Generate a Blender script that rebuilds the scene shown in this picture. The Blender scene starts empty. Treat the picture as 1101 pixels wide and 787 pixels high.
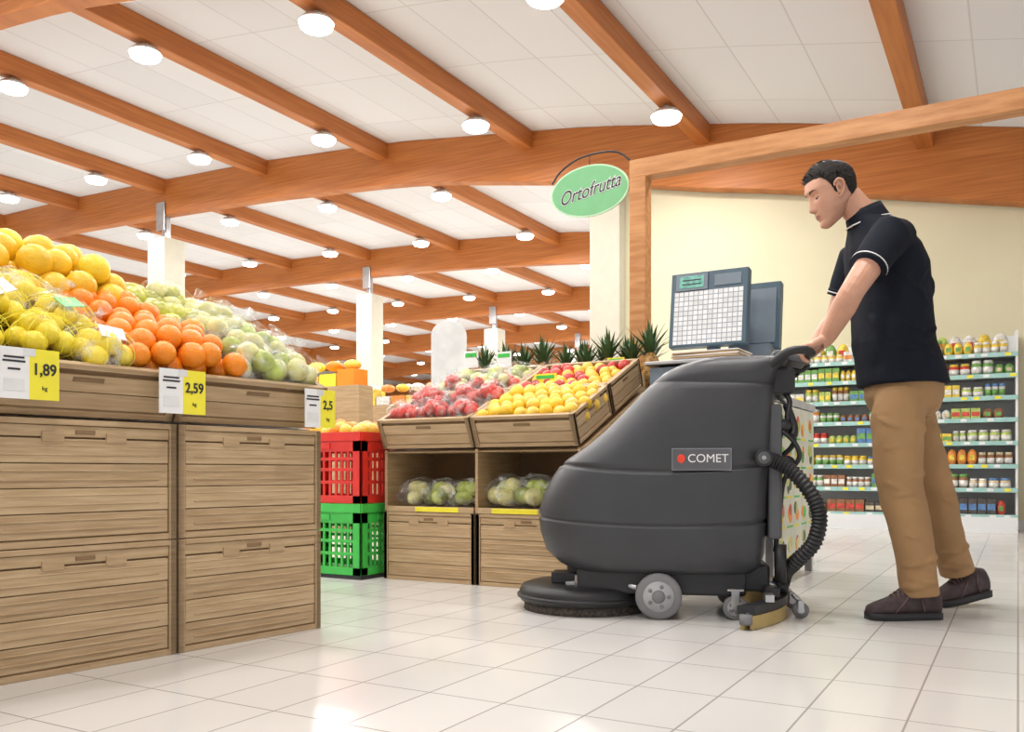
import bpy, math, random
from mathutils import Vector, Matrix, noise
random.seed(7)
TH=math.radians(29.8); CT=math.cos(TH); ST=math.sin(TH)
def c2w(x,z): return (x*CT-z*ST, x*ST+z*CT)
sc=bpy.context.scene
sc.view_settings.view_transform='Standard'
sc.view_settings.exposure=0.0
def link(o,parent=None):
    sc.collection.objects.link(o)
    if parent: o.parent=parent
    return o
# ------------------------------------------------------------ materials
MATS={}
def mat(name,col,rough=0.5,metal=0.0,var=0.08,vscale=8,bump=0,bscale=60,emit=0,spec=None,kind=None,stretch=(1,1,1),col2=None,alpha=None):
    if name in MATS: return MATS[name]
    m=bpy.data.materials.new(name); m.use_nodes=True
    nt=m.node_tree; N=nt.nodes; L=nt.links
    b=N['Principled BSDF']
    b.inputs['Roughness'].default_value=rough; b.inputs['Metallic'].default_value=metal
    if spec is not None: b.inputs['Specular IOR Level'].default_value=spec
    tc=N.new('ShaderNodeTexCoord'); mp=N.new('ShaderNodeMapping'); mp.inputs['Scale'].default_value=stretch
    L.new(tc.outputs['Object'],mp.inputs['Vector'])
    n=N.new('ShaderNodeTexNoise'); n.inputs['Scale'].default_value=vscale; n.inputs['Detail'].default_value=5 if kind=='wood' else 3
    L.new(mp.outputs[0],n.inputs['Vector'])
    r=N.new('ShaderNodeValToRGB'); L.new(n.outputs['Fac'],r.inputs['Fac'])
    lo=[max(0,c*(1-var)) for c in col]+[1]; hi=[min(1,c*(1+var)) for c in col]+[1]
    if col2: lo=list(col2)+[1]; hi=list(col)+[1]
    r.color_ramp.elements[0].position=.35; r.color_ramp.elements[1].position=.65
    r.color_ramp.elements[0].color=lo; r.color_ramp.elements[1].color=hi
    L.new(r.outputs[0],b.inputs['Base Color'])
    if bump:
        n2=N.new('ShaderNodeTexNoise'); n2.inputs['Scale'].default_value=bscale; n2.inputs['Detail'].default_value=3
        L.new(mp.outputs[0],n2.inputs['Vector'])
        bp=N.new('ShaderNodeBump'); bp.inputs['Strength'].default_value=bump; bp.inputs['Distance'].default_value=.01
        L.new(n2.outputs['Fac'],bp.inputs['Height']); L.new(bp.outputs[0],b.inputs['Normal'])
    if emit:
        b.inputs['Emission Color'].default_value=list(col)+[1]; b.inputs['Emission Strength'].default_value=emit
        m.cycles.emission_sampling='NONE'
    MATS[name]=m; return m
def grid_mat(name,col,line,px,py,w,rough,ox=0,oy=0,var=.04,bump=0.0):
    m=bpy.data.materials.new(name); m.use_nodes=True
    nt=m.node_tree; N=nt.nodes; L=nt.links; b=N['Principled BSDF']
    tc=N.new('ShaderNodeTexCoord'); sp=N.new('ShaderNodeSeparateXYZ'); L.new(tc.outputs['Object'],sp.inputs[0])
    def math_(op,a,bv=None):
        n=N.new('ShaderNodeMath'); n.operation=op
        for i,q in enumerate((a,bv)):
            if q is None: continue
            if isinstance(q,(int,float)): n.inputs[i].default_value=q
            else: L.new(q,n.inputs[i])
        return n.outputs[0]
    masks=[];fl=[]
    for out,p,o in ((sp.outputs[0],px,ox),(sp.outputs[1],py,oy)):
        q=math_('DIVIDE',math_('ADD',out,o),p)
        fl.append(math_('FLOOR',q))
        d=math_('ABSOLUTE',math_('SUBTRACT',math_('FRACT',q),.5))
        masks.append(math_('GREATER_THAN',d,.5-w/p/2))
    mk=math_('MAXIMUM',masks[0],masks[1])
    cv=N.new('ShaderNodeCombineXYZ'); L.new(fl[0],cv.inputs[0]); L.new(fl[1],cv.inputs[1])
    wn=N.new('ShaderNodeTexWhiteNoise'); wn.noise_dimensions='2D'; L.new(cv.outputs[0],wn.inputs['Vector'])
    r=N.new('ShaderNodeValToRGB'); L.new(wn.outputs['Value'],r.inputs[0])
    r.color_ramp.elements[0].color=[c*(1-var) for c in col]+[1]; r.color_ramp.elements[1].color=[min(1,c*(1+var)) for c in col]+[1]
    nn=N.new('ShaderNodeTexNoise'); nn.inputs['Scale'].default_value=1.3; L.new(tc.outputs['Object'],nn.inputs['Vector'])
    mx=N.new('ShaderNodeMix'); mx.data_type='RGBA'; L.new(mk,mx.inputs[0]); L.new(r.outputs[0],mx.inputs[6]); mx.inputs[7].default_value=list(line)+[1]
    L.new(mx.outputs[2],b.inputs['Base Color'])
    rr=math_('ADD',math_('MULTIPLY',nn.outputs['Fac'],.12),rough-.06); L.new(rr,b.inputs['Roughness'])
    if bump:
        bp=N.new('ShaderNodeBump'); bp.inputs['Strength'].default_value=bump; bp.inputs['Distance'].default_value=.003; bp.invert=True
        L.new(mk,bp.inputs['Height']); L.new(bp.outputs[0],b.inputs['Normal'])
    return m
GL=mat('glulam_wood',(.56,.195,.042),.5,kind='wood',vscale=3,stretch=(.5,.5,14),col2=(.43,.13,.024))
PU=mat('purlin_wood',(.53,.185,.042),.5,kind='wood',vscale=3,stretch=(6,.4,8),col2=(.41,.125,.024))
FR=mat('frame_wood',(.60,.29,.11),.5,kind='wood',vscale=4,stretch=(1.2,8,8),col2=(.45,.185,.055))
CR=mat('crate_wood',(.50,.355,.205),.55,kind='wood',vscale=3.5,stretch=(1.6,1.6,26),col2=(.395,.265,.135),bump=.15,bscale=12)
CRD=mat('crate_groove',(.22,.135,.065),.7)
CRL=mat('crate_light',(.545,.395,.23),.55,kind='wood',vscale=3.5,stretch=(1.6,1.6,26),col2=(.43,.295,.155))
FLM=grid_mat('floor_tile',(.66,.645,.62),(.36,.335,.31),.212,.318,.005,.19,ox=.0,oy=.1,var=.03,bump=.2)
CEI=grid_mat('ceiling_panel',(.78,.775,.77),(.64,.625,.61),.62,1.25,.014,.8,ox=.3,var=.03)
WAL=mat('cream_paint',(.75,.70,.49),.7,var=.02,vscale=2)
WHT=mat('white_paint',(.74,.74,.72),.6,var=.02)
COL=mat('column_paint',(.60,.575,.47),.6,var=.03)
LAMP=mat('lamp_glow',(1,.995,.97),.4,emit=9,var=0)
ALU=mat('lamp_housing',(.72,.72,.70),.35,.3)
STE=mat('steel',(.45,.45,.46),.3,.9)
BLK=mat('black_plastic',(.016,.016,.018),.45,bump=.1,bscale=300)
BODY=mat('scrubber_plastic',(.040,.042,.047),.40,var=.06,bump=.12,bscale=400)
BODY2=mat('scrubber_plastic_light',(.09,.093,.10),.45,bump=.1,bscale=400)
RUB=mat('gray_rubber',(.20,.20,.205),.7)
HUB=mat('hub_gray',(.42,.42,.43),.5)
RED=mat('red_plastic',(.70,.03,.018),.35)
GRN=mat('green_plastic',(.05,.50,.07),.35)
YEL=mat('tag_yellow',(.86,.76,.04),.5,var=.03)
TAGW=mat('tag_white',(.80,.80,.79),.5,var=.03)
INK=mat('ink',(.02,.02,.025),.6)
ORG=mat('orange_peel',(.90,.27,.012),.38,var=.1,vscale=6,bump=.25,bscale=160)
GRF=mat('grapefruit_peel',(.86,.53,.025),.38,var=.1,vscale=6,bump=.25,bscale=150)
LEM=mat('lemon_peel',(.86,.68,.04),.4,var=.08,bump=.2,bscale=150)
LIM=mat('green_melon',(.38,.46,.09),.4,var=.35,vscale=14)
MGO=mat('mango_skin',(.44,.45,.07),.35,var=.45,vscale=9)
MEL=mat('pale_melon',(.62,.60,.25),.4,var=.18,vscale=22)
APR=mat('apple_red',(.56,.045,.03),.3,var=.4,vscale=18)
APY=mat('apple_yellow',(.84,.54,.07),.3,var=.15,vscale=14)
PIN=mat('pineapple_skin',(.36,.19,.05),.6,var=.5,vscale=60,bump=.8,bscale=70)
LEAF=mat('pineapple_leaf',(.06,.13,.045),.45,var=.3,vscale=20)
def film_mat():
    m=bpy.data.materials.new('clear_film'); m.use_nodes=True; N=m.node_tree.nodes; L=m.node_tree.links
    b=N['Principled BSDF']; b.inputs['Base Color'].default_value=(.85,.88,.86,1); b.inputs['Roughness'].default_value=.12
    tc=N.new('ShaderNodeTexCoord'); n=N.new('ShaderNodeTexNoise'); n.inputs['Scale'].default_value=24; n.inputs['Detail'].default_value=4
    L.new(tc.outputs['Object'],n.inputs['Vector'])
    r=N.new('ShaderNodeMapRange'); r.inputs[1].default_value=.48; r.inputs[2].default_value=.72; r.inputs[3].default_value=.04; r.inputs[4].default_value=.45
    L.new(n.outputs['Fac'],r.inputs[0]); L.new(r.outputs[0],b.inputs['Alpha'])
    return m
FILM=film_mat()
# ------------------------------------------------------------ mesh builder
def catmull(P,n=8):
    P=[Vector(p) for p in P]; Q=[P[0]*2-P[1]]+P+[P[-1]*2-P[-2]]; out=[]
    for i in range(1,len(Q)-2):
        for k in range(n):
            t=k/n;a,b,c,d=Q[i-1],Q[i],Q[i+1],Q[i+2]
            out.append(.5*((2*b)+(c-a)*t+(2*a-5*b+4*c-d)*t*t+(3*b-a-3*c+d)*t**3))
    out.append(P[-1]); return out
def lerp_tab(T,x):
    if x<=T[0][0]: return T[0][1]
    for (a,p),(b,q) in zip(T,T[1:]):
        if x<=b: return p+(q-p)*(x-a)/(b-a)
    return T[-1][1]
class MB:
    def __init__(s): s.v=[];s.f=[];s.m=[];s.sm=[];s.mats=[];s.M=Matrix()
    def add(s,vs,fs,mt,smooth=False):
        if mt not in s.mats: s.mats.append(mt)
        k=s.mats.index(mt); o=len(s.v)
        s.v+=[tuple(s.M@Vector(v)) for v in vs]
        for f in fs: s.f.append([i+o for i in f]); s.m.append(k); s.sm.append(smooth)
    def box(s,c,d,mt,rot=None):
        hx,hy,hz=d[0]/2,d[1]/2,d[2]/2
        vs=[Vector((x*hx,y*hy,z*hz)) for x in(-1,1) for y in(-1,1) for z in(-1,1)]
        if rot is not None: vs=[rot@v for v in vs]
        c=Vector(c); vs=[v+c for v in vs]
        s.add(vs,[(0,1,3,2),(4,6,7,5),(0,4,5,1),(2,3,7,6),(0,2,6,4),(1,5,7,3)],mt)
    def bx(s,x0,x1,y0,y1,z0,z1,mt): s.box(((x0+x1)/2,(y0+y1)/2,(z0+z1)/2),(x1-x0,y1-y0,z1-z0),mt)
    def loft(s,rings,mt,smooth=True,caps=True,closed=False):
        n=len(rings[0]); vs=[p for r in rings for p in r]; fs=[]
        R=len(rings)
        for i in range(R if closed else R-1):
            a=i*n;b=((i+1)%R)*n
            for j in range(n):
                k=(j+1)%n; fs.append((a+j,a+k,b+k,b+j))
        if caps and not closed:
            fs.append(tuple(range(n))[::-1]); fs.append(tuple((R-1)*n+j for j in range(n)))
        s.add(vs,fs,mt,smooth)
    def tube(s,P,r,mt,seg=12,closed=False,sq=1.0,caps=True,smooth=True):
        P=[Vector(p) for p in P]; n=len(P)
        if not hasattr(r,'__len__'): r=[r]*n
        rings=[];up=None
        for i in range(n):
            if closed: t=P[(i+1)%n]-P[i-1]
            else: t=P[min(i+1,n-1)]-P[max(i-1,0)]
            t.normalize()
            if up is None:
                up=Vector((0,0,1)) if abs(t.z)<.9 else Vector((1,0,0))
            up=(up-t*up.dot(t)).normalized(); w=t.cross(up)
            rings.append([P[i]+(up*math.cos(a)*sq+w*math.sin(a))*r[i] for a in [2*math.pi*k/seg for k in range(seg)]])
        s.loft(rings,mt,smooth,caps,closed)
    def cyl(s,a,b,r,mt,seg=20,r2=None,smooth=True):
        s.tube([a,b],[r,r if r2 is None else r2],mt,seg,smooth=smooth)
    def ell(s,c,r,mt,seg=14,rings=9,rot=None,fn=None):
        if not hasattr(r,'__len__'): r=(r,r,r)
        vs=[];fs=[];c=Vector(c)
        for i in range(1,rings):
            t=math.pi*i/rings
            for j in range(seg):
                a=2*math.pi*j/seg
                vs.append(Vector((math.sin(t)*math.cos(a),math.sin(t)*math.sin(a),math.cos(t))))
        vs+= [Vector((0,0,1)),Vector((0,0,-1))]
        T=len(vs)-2
        for i in range(rings-2):
            for j in range(seg):
                k=(j+1)%seg; fs.append((i*seg+j,(i+1)*seg+j,(i+1)*seg+k,i*seg+k))
        for j in range(seg):
            k=(j+1)%seg; fs.append((T,j,k)); fs.append((T+1,(rings-2)*seg+k,(rings-2)*seg+j))
        out=[]
        for v in vs:
            q=Vector((v.x*r[0],v.y*r[1],v.z*r[2]))
            if fn: q=fn(q,v)
            if rot is not None: q=rot@q
            out.append(q+c)
        s.add(out,fs,mt,True)
    def prism(s,pts,axis,lo,hi,mt,smooth=False):
        def mk(p,h):
            if axis=='y': return (p[0],h,p[1])
            if axis=='x': return (h,p[0],p[1])
            return (p[0],p[1],h)
        s.loft([[mk(p,lo) for p in pts],[mk(p,hi) for p in pts]],mt,smooth)
    def build(s,name,parent=None,loc=(0,0,0),rz=0,bevel=0,sub=0,mods=None,recalc=True):
        me=bpy.data.meshes.new(name); me.from_pydata(s.v,[],s.f)
        for m in s.mats: me.materials.append(m)
        me.polygons.foreach_set('material_index',s.m); me.polygons.foreach_set('use_smooth',s.sm)
        me.update()
        if recalc:
            import bmesh
            bm=bmesh.new(); bm.from_mesh(me); bmesh.ops.recalc_face_normals(bm,faces=bm.faces); bm.to_mesh(me); bm.free()
        o=bpy.data.objects.new(name,me); link(o,parent); o.location=loc; o.rotation_euler=(0,0,rz)
        if bevel:
            b=o.modifiers.new('b','BEVEL'); b.width=bevel; b.segments=2; b.limit_method='ANGLE'; b.angle_limit=math.radians(40)
        return o
def copy(o,name,loc,rz=0,parent=None,rot=None):
    c=bpy.data.objects.new(name,o.data); link(c,parent); c.location=loc; c.rotation_euler=rot if rot else (0,0,rz)
    for m in o.modifiers:
        if m.type=='BEVEL':
            b=c.modifiers.new('b','BEVEL'); b.width=m.width; b.segments=m.segments; b.limit_method='ANGLE'; b.angle_limit=m.angle_limit
    return c
def empty(name,loc=(0,0,0),rz=0):
    e=bpy.data.objects.new(name,None); link(e); e.location=loc; e.rotation_euler=(0,0,rz); return e
def text(name,body,size,loc,rot,mt,parent,shear=0,ext=.0006,bold=0,align='CENTER',sx=1):
    cu=bpy.data.curves.new(name,'FONT'); cu.body=body; cu.size=size; cu.extrude=ext; cu.shear=shear; cu.offset=bold
    cu.align_x=align; cu.align_y='CENTER'; cu.materials.append(mt)
    o=bpy.data.objects.new(name,cu); link(o,parent); o.location=loc; o.rotation_euler=rot; o.scale=(sx,1,1); return o
H90=math.pi/2
# ------------------------------------------------------------ room
TOP=[(-40,2.3),(-36.8,2.9),(-32.8,3.73),(-30.5,4.24),(-28.5,4.58),(-25.6,4.93),(-23.2,5.09),(-21,5.18),(-18.5,5.24),(-16.4,5.25),(-14,5.24),(-11.8,5.18),(-9.6,5.10),(-7.16,4.93),(-4.3,4.58),(-2.26,4.22),(.04,3.73),(2.5,3.15),(5,2.6)]
def ztop(x): return lerp_tab(TOP,x)
mb=MB(); mb.bx(-36,5,-4,41,-.1,0,FLM); mb.build('floor')
xs=[-38+i*.5 for i in range(87)]
mb=MB(); vs=[];fs=[]
for x in xs:
    for y in (-4,41):
        vs+=[(x,y,ztop(x)),(x,y,ztop(x)+.12)]
for i in range(len(xs)-1):
    a=i*4;b=a+4
    fs+=[(a,b,b+2,a+2),(a+1,a+3,b+3,b+1),(a,a+1,b+1,b),(a+2,b+2,b+3,a+3)]
mb.add(vs,fs,CEI,True); mb.build('ceiling')
def bth(x): 
    return .70 if x>-3 else (.70-.14*min(1,(-3-x)/3.5))
BY=[4.4+5.1*i for i in range(7)]+[-.7]
for y in BY:
    mb=MB(); rings=[]
    xe=[x for x in xs if x<=(4.5 if y<10 else -4.2)]
    for x in xe: 
        t=ztop(x)-.002; b=t-bth(x)
        rings.append([(x,y-.09,t),(x,y+.09,t),(x,y+.09,b),(x,y-.09,b)])
    mb.loft(rings,GL,False); mb.build('roof_beam',bevel=.01)
PX=[-.785-2.2*k for k in range(16)]+[1.415,3.6]
for x in PX:
    mb=MB(); t=ztop(x)-.003; y1=40.5 if x<-4.3 else 9.45
    dz=.09*(ztop(x+.4)-ztop(x-.4))/.8
    mb.loft([[(x-.08,y,t-dz),(x+.08,y,t+dz),(x+.08,y,t-.22),(x-.08,y,t-.22)] for y in (-3.9,y1)],PU,False)
    mb.build('roof_purlin',bevel=.008)
mb=MB()
mb.cyl((0,0,0),(0,0,-.05),.03,ALU); 
mb.tube([(0,0,-.03),(0,0,-.05),(0,0,-.08),(0,0,-.105)],[.05,.11,.142,.148],ALU,28)
mb.tube([(0,0,-.10),(0,0,-.14)],[.150,.135],LAMP,28)
mb.ell((0,0,-.138),(.135,.135,.026),LAMP,28,8)
lamp0=None
def lampz(x): return ztop(x)-.222
def arealight(x,y,z,e):
    ld=bpy.data.lights.new('lamp_light','AREA'); ld.shape='DISK'; ld.size=.30; ld.energy=e; ld.color=(1,.985,.96)
    lo=bpy.data.objects.new('lamp_light',ld); link(lo); lo.location=(x,y,z-.18)
for j in range(-2,13):
    y=5.7+2.55*j
    for i,x in enumerate(PX[:13]):
        if x>-1 and y>6.5: continue  # lamps kept on this purlin are added out of view to light the man
        if y>9 and x>-5: continue
        if y<5 and x<-10: continue
        z=lampz(x)
        if lamp0 is None: lamp0=mb.build('ceiling_lamp',loc=(x,y,z)); 
        else: copy(lamp0,'ceiling_lamp',(x,y,z))
        if y<9 and x>-13: arealight(x,y,z,40)
        elif x>-22 and y<34 and (i+j)%2==0: arealight(x,y,z,74)
def wallpoly(name,x0,x1,y0,y1,mt):
    mb=MB(); X=[x0]+[x for x in xs if x0<x<x1]+[x1]
    mb.loft([[(x,y0,0),(x,y1,0),(x,y1,ztop(x)-.002),(x,y0,ztop(x)-.002)] for x in X],mt,False); return mb.build(name)
wallpoly('wall_back',-4.3,5,9.62,9.8,WAL)
wallpoly('wall_far',-36,-4.3,40.6,40.8,WHT)
mb=MB(); mb.bx(-36.2,-36,-4,41,0,3.0,WHT); mb.build('wall_left')
mb=MB(); mb.bx(-4.5,-4.3,9.8,40.6,0,4.5,WHT); mb.build('wall_side')
mb=MB(); mb.bx(-4.36,-3.98,9.44,9.61,0,3.82,COL); mb.build('wall_pilaster',bevel=.01)
for k,y in enumerate(BY[1:6]):
    mb=MB(); x=-11.8; t=ztop(x)-bth(x)
    mb.bx(x-.2,x+.2,y-.2,y+.2,0,t-.38,COL)
    mb.bx(x-.05,x+.05,y-.05,y+.05,t-.38,t+.15,STE); mb.bx(x-.1,x+.1,y-.12,y-.1,t-.25,t+.2,STE)
    mb.build('column',bevel=.012)
mb=MB(); mb.bx(-4.0,5,9.595,9.618,0,.09,WHT); mb.build('baseboard_back')
# ------------------------------------------------------------ crates
def crate_mb(W,D,H,tall=True):
    mb=MB(); t=.016
    mb.bx(0,W,t,t+.008,0.004,H-.012,CRD); mb.bx(0+.01,W-.01,D-t-.008,D-t,0.004,H-.012,CRD)
    mb.bx(t,t+.008,.01,D-.01,.004,H-.012,CRD); mb.bx(W-t-.008,W-t,.01,D-.01,.004,H-.012,CRD)
    mb.bx(.01,W-.01,.01,D-.01,.004,.02,CR)
    for side in range(4):
        L=W if side<2 else D
        def B(a,b,z0,z1,o0,o1,m):
            if side==0: mb.bx(a,b,o0,o1,z0,z1,m)
            elif side==1: mb.bx(a,b,D-o1,D-o0,z0,z1,m)
            elif side==2: mb.bx(o0,o1,a,b,z0,z1,m)
            else: mb.bx(W-o1,W-o0,a,b,z0,z1,m)
        B(0.001,.024,0,H,.001,.022,CR); B(L-.024,L-.001,0,H,.001,.022,CR)
        B(.024,L-.024,0,.018,.003,.02,CR)
        n=4 if tall else 2; z0=.021; z1=H-(.052 if tall else .03); hh=(z1-z0)/n
        for k in range(n):
            B(.0265,L-.0265,z0+k*hh+.0012,z0+(k+1)*hh-.0012,.005 if k%2 else .0065,.019,CRL if k%2 else CR)
            if tall: 
                B(L*.10,L*.90,z0+k*hh+.020,z0+k*hh+.025,.0030,.012,CR)
                B(L*.06,L*.94,z0+k*hh+.046,z0+k*hh+.050,.0030,.012,CRL)
        B(.024,L-.024,H-.016,H,.0,.026,CR)
        if tall:
            B(.024,L-.024,H-.048,H-.0175,.006,.019,CRL)
            for c in (L*.34,L*.66): B(c-.03,c+.03,H-.062,H-.034,.001,.012,CR)
            B(L*.34+.03,L*.66-.03,H-.060,H-.054,.002,.012,CR)
            B(L/2-.028,L/2+.028,H-.040,H-.028,.003,.01,CRD)
        else:
            B(L*.42,L*.58,H-.052,H-.038,.003,.01,CRD)
    return mb
CW,CD,CH=.553,.43,.345
tallc=crate_mb(CW,CD,CH).build('wooden_crate',bevel=.002)
shal=crate_mb(CW,CD,.155,tall=False).build('produce_crate',bevel=.002)
first={'t':True,'s':True}
def put(kind,loc,rot,name):
    o=tallc if kind=='t' else shal
    if first[kind]:
        first[kind]=False; o.location=loc; o.rotation_euler=rot; return o
    return copy(o,name,loc,rot=rot)
# ---- left display
LZ=TH+math.radians(52.6)
Bx,By=c2w(-.666,3.11)
LM=Matrix.Translation((Bx,By,0))@Matrix.Rotation(LZ,4,'Z')
def lw(x,y,z): return tuple(LM@Vector((x,y,z)))
for col in range(4):
    x0=-.558*(col+1)
    for row in range(2):
        for lev in range(2):
            put('t',lw(x0,.002+row*.435,lev*.3475),(0,0,LZ),'wooden_crate')
TA=math.radians(25)
for col in range(4):
    x0=-.558*(col+1)
    for row in range(2):
        y=row*.435*math.cos(TA)+.03; z=.70+row*.435*math.sin(TA)
        put('s',lw(x0,y,z),(TA,0,LZ),'produce_crate')
mb=MB(); 
mb.prism([(.05,.697),(.83,.697),(.83,.697+.78*math.tan(TA)-.02),(.09,.705)],'x',-2.22,-.01,CR)
mb.build('display_wedge',loc=(Bx,By,0),rz=LZ)
def slopeM(M0,z0,ang): return M0@Matrix.Translation((0,0,z0))@Matrix.Rotation(ang,4,'X')
def heap(mb,x0,x1,y0,y1,base,Hh,r,mats,sq=(1,1,1),layers=2,jit=.25,domex=True):
    for ly in range(layers):
        s=r*1.9; y=y0+r*.6+ly*.02; k=0
        while y<y1-r*.3:
            x=x0+r*.7+(s/2 if (k+ly)%2 else 0)
            while x<x1-r*.3:
                u=(x-x0)/(x1-x0); v=(y-y0)/(y1-y0)
                d=(1-(2*u-1)**4 if domex else 1)*(1-(2*v-1)**4)
                z=base+Hh*d-ly*r*1.4+random.uniform(-.25,.25)*r
                c=(x+random.uniform(-jit,jit)*r,y+random.uniform(-jit,jit)*r,z)
                rr=r*random.uniform(.9,1.08)
                mb.ell(c,(rr*sq[0],rr*sq[1],rr*sq[2]),random.choice(mats),14,9,rot=Matrix.Rotation(random.uniform(0,6.28),3,'Z')@Matrix.Rotation(random.uniform(-.5,.5),3,'X'))
                x+=s
            y+=s*.88; k+=1
def bag(mb,c,n,r,mats,film=True,spread=.07,sq=(1,1,1),net=None,label=None):
    c=Vector(c)
    for i in range(n):
        a=2.4*i; rad=spread*math.sqrt((i+.3)/n)
        p=c+Vector((rad*math.cos(a)*1.25,rad*math.sin(a),random.uniform(-.15,.25)*r+(.8*r if i<n*.35 else 0)))
        rr=r*random.uniform(.9,1.05)
        mb.ell(p,(rr*sq[0],rr*sq[1],rr*sq[2]),random.choice(mats),12,8,rot=Matrix.Rotation(random.uniform(0,6),3,'Z'))
    if film:
        R=(spread*1.25+r*1.05,spread+r*1.05,r*2.05)
        s=random.uniform(0,50)
        def fn(q,v):
            return q*(1+.16*noise.noise(v*2.2+Vector((s,0,0)))+.06*noise.noise(v*7+Vector((s,0,0))))
        mb.ell(c+Vector((0,0,r*.3)),R,FILM,24,14,fn=fn)
        e=c+Vector((R[0]*.9,0,r*.6))
        mb.tube([e,e+Vector((.025,.01,.015)),e+Vector((.05,.02,.04))],[.03,.012,.028],FILM,10,sq=.5)
    if net:
        R=Vector((spread*1.25+r,spread+r,r*1.9))
        for k in range(7):
            a=math.pi*k/7
            loop=[c+Vector((R.x*math.cos(a)*math.cos(t),R.y*math.sin(a)*math.cos(t),r*.3+R.z*math.sin(t))) for t in [2*math.pi*j/24 for j in range(24)]]
            mb.tube(loop,.0012,net,4,closed=True)
    if label:
        mb.box(c+Vector((.01,-.03,r*2.05)),(.07,.05,.002),label,rot=Matrix.Rotation(random.uniform(.1,.6),3,'X')@Matrix.Rotation(random.uniform(-.6,.6),3,'Z'))
S=slopeM(Matrix.Translation((0,.03,0)),.70,TA)
def pile(name,fn,M0=S,loc=(Bx,By,0),rz=LZ):
    mb=MB(); mb.M=M0; fn(mb); return mb.build(name,loc=loc,rz=rz,recalc=False)
pile('orange_pile',lambda m:heap(m,-.70,-.33,.045,.36,.168,.05,.041,[ORG],layers=2))
pile('grapefruit_pile',lambda m:heap(m,-.98,-.46,.46,.86,.185,.115,.050,[GRF,GRF,LEM],layers=3))
pile('grapefruit_pile',lambda m:heap(m,-1.6,-.95,.50,.86,.18,.10,.050,[GRF,LEM],layers=2))
pile('grapefruit_pile',lambda m:heap(m,-2.2,-1.68,.045,.86,.165,.06,.045,[GRF,LEM]))
pile('mandarin_pile',lambda m:heap(m,-.76,-.42,.33,.52,.18,.045,.038,[ORG],layers=2))
def f(m):
    for i,(x,y,z) in enumerate([(-.78,.10,.17),(-.94,.12,.18),(-.84,.25,.20),(-1.02,.27,.21),(-.90,.39,.22),(-1.13,.11,.18),(-1.20,.28,.21),(-1.08,.40,.22),(-1.33,.13,.17),(-1.38,.29,.2),(-1.28,.42,.2),(-1.54,.2,.18)]):
        bag(m,(x,y,z),8,.032,[LEM],film=(i%2==0),spread=.062,sq=(1.2,1,1),net=YEL,label=[TAGW,None,GRN][i%3])
pile('lemon_net_bags',f)
def f(m):
    for (x,y,z) in [(-.26,.09,.17),(-.11,.10,.16),(-.20,.25,.18),(-.08,.27,.17),(-.26,.38,.18),(-.11,.41,.17)]:
        bag(m,(x,y,z),6,.040,[MEL,MEL,LIM],spread=.055)
pile('bagged_melons',f)
def f(m):
    heap(m,-.44,-.02,.47,.86,.165,.025,.043,[MGO,MGO,MEL],sq=(1.4,1,.9))
    for (x,y) in [(-.12,.56),(-.24,.72)]:
        bag(m,(x,y,.19),5,.036,[MGO,MEL],spread=.055,sq=(1.2,1,1))
pile('bagged_mangoes',f)
def tag(x,z,price,w=.15,h=.13):
    e=empty('price_tag',lw(x,-.062,z),LZ)
    mb=MB(); mb.box((-w/4,0,0),(w/2,.004,h),TAGW); mb.box((w/4,0,0),(w/2,.0045,h),YEL)
    for k,(zz,ww) in enumerate([(.04,.05),(.03,.055),(.01,.03)]): mb.box((-w/4,-.0025,zz),(ww,.001,.005),INK)
    mb.box((-w/4,-.0025,-.03),(.05,.001,.03),ALU)
    mb.box((0,.012,h/2-.01),(.03,.03,.02),ALU)
    mb.build('card',e); text('price',price,.042,(w/4,-.0032,.012),(H90,0,0),INK,e,bold=.0008,sx=.85)
    text('unit','kg',.015,(w/4,-.0032,-.035),(H90,0,0),INK,e)
tag(-1.02,.80,'1,89'); tag(-.585,.785,'2,59',w=.15); tag(-.065,.765,'2,5',w=.13)
# ------------------------------------------------------------ central display
DX,DY=-2.835,3.62
for col in range(2):
    for row in range(3):
        put('t',(DX+.558*col,DY+.435*row,0),(0,0,0),'wooden_crate')
mb=MB()
for x in (0,.558-.008,1.116-.016): mb.bx(x,x+.016,.01,.43,.347,.66,CR)
mb.bx(0,1.116,.42,.436,.347,.66,CRD)
for c in range(2):
    mb.bx(.02+c*.55,.545+c*.55,.0,.02,.347,.375,CRL); mb.bx(.02+c*.55,.545+c*.55,.02,.42,.347,.355,CR)
mb.bx(.20,.46,-.003,.0,.349,.373,YEL); mb.bx(.65,.90,-.003,.0,.349,.373,YEL)
mb.bx(0,1.116,.436,1.30,.347,.655,CR)
TB=math.radians(23)
mb.prism([(.0,.645),(1.2,.645),(1.2,.70),(.80,.645+.8*math.tan(TB)-.015),(.1,.66+.02)],'x',0.0,1.116,CR)
mb.build('produce_display_stand',loc=(DX,DY,0),bevel=.002)
for col in range(2):
    for row in range(2):
        put('s',(DX+.558*col,DY+row*.435*math.cos(TB),.665+row*.435*math.sin(TB)),(TB,0,0),'produce_crate')
S2=slopeM(Matrix(),.665,TB)
def f(m):
    for (x,y,z) in [(.12,.1,.15),(.30,.1,.16),(.46,.12,.15),(.18,.27,.17),(.38,.28,.17),(.1,.34,.16),(.5,.32,.16)]:
        bag(m,(x,y,z),7,.034,[APR],spread=.06)
pile('bagged_red_apples',f,S2,(DX,DY,0),0)
pile('yellow_apple_pile',lambda m:heap(m,.575,1.10,.045,.42,.14,.02,.036,[APY,APY,GRF]),S2,(DX,DY,0),0)
pile('red_apple_pile',lambda m:(heap(m,.60,1.10,.46,.80,.135,.005,.035,[APR,APY,APY])),S2,(DX,DY,0),0)
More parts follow.
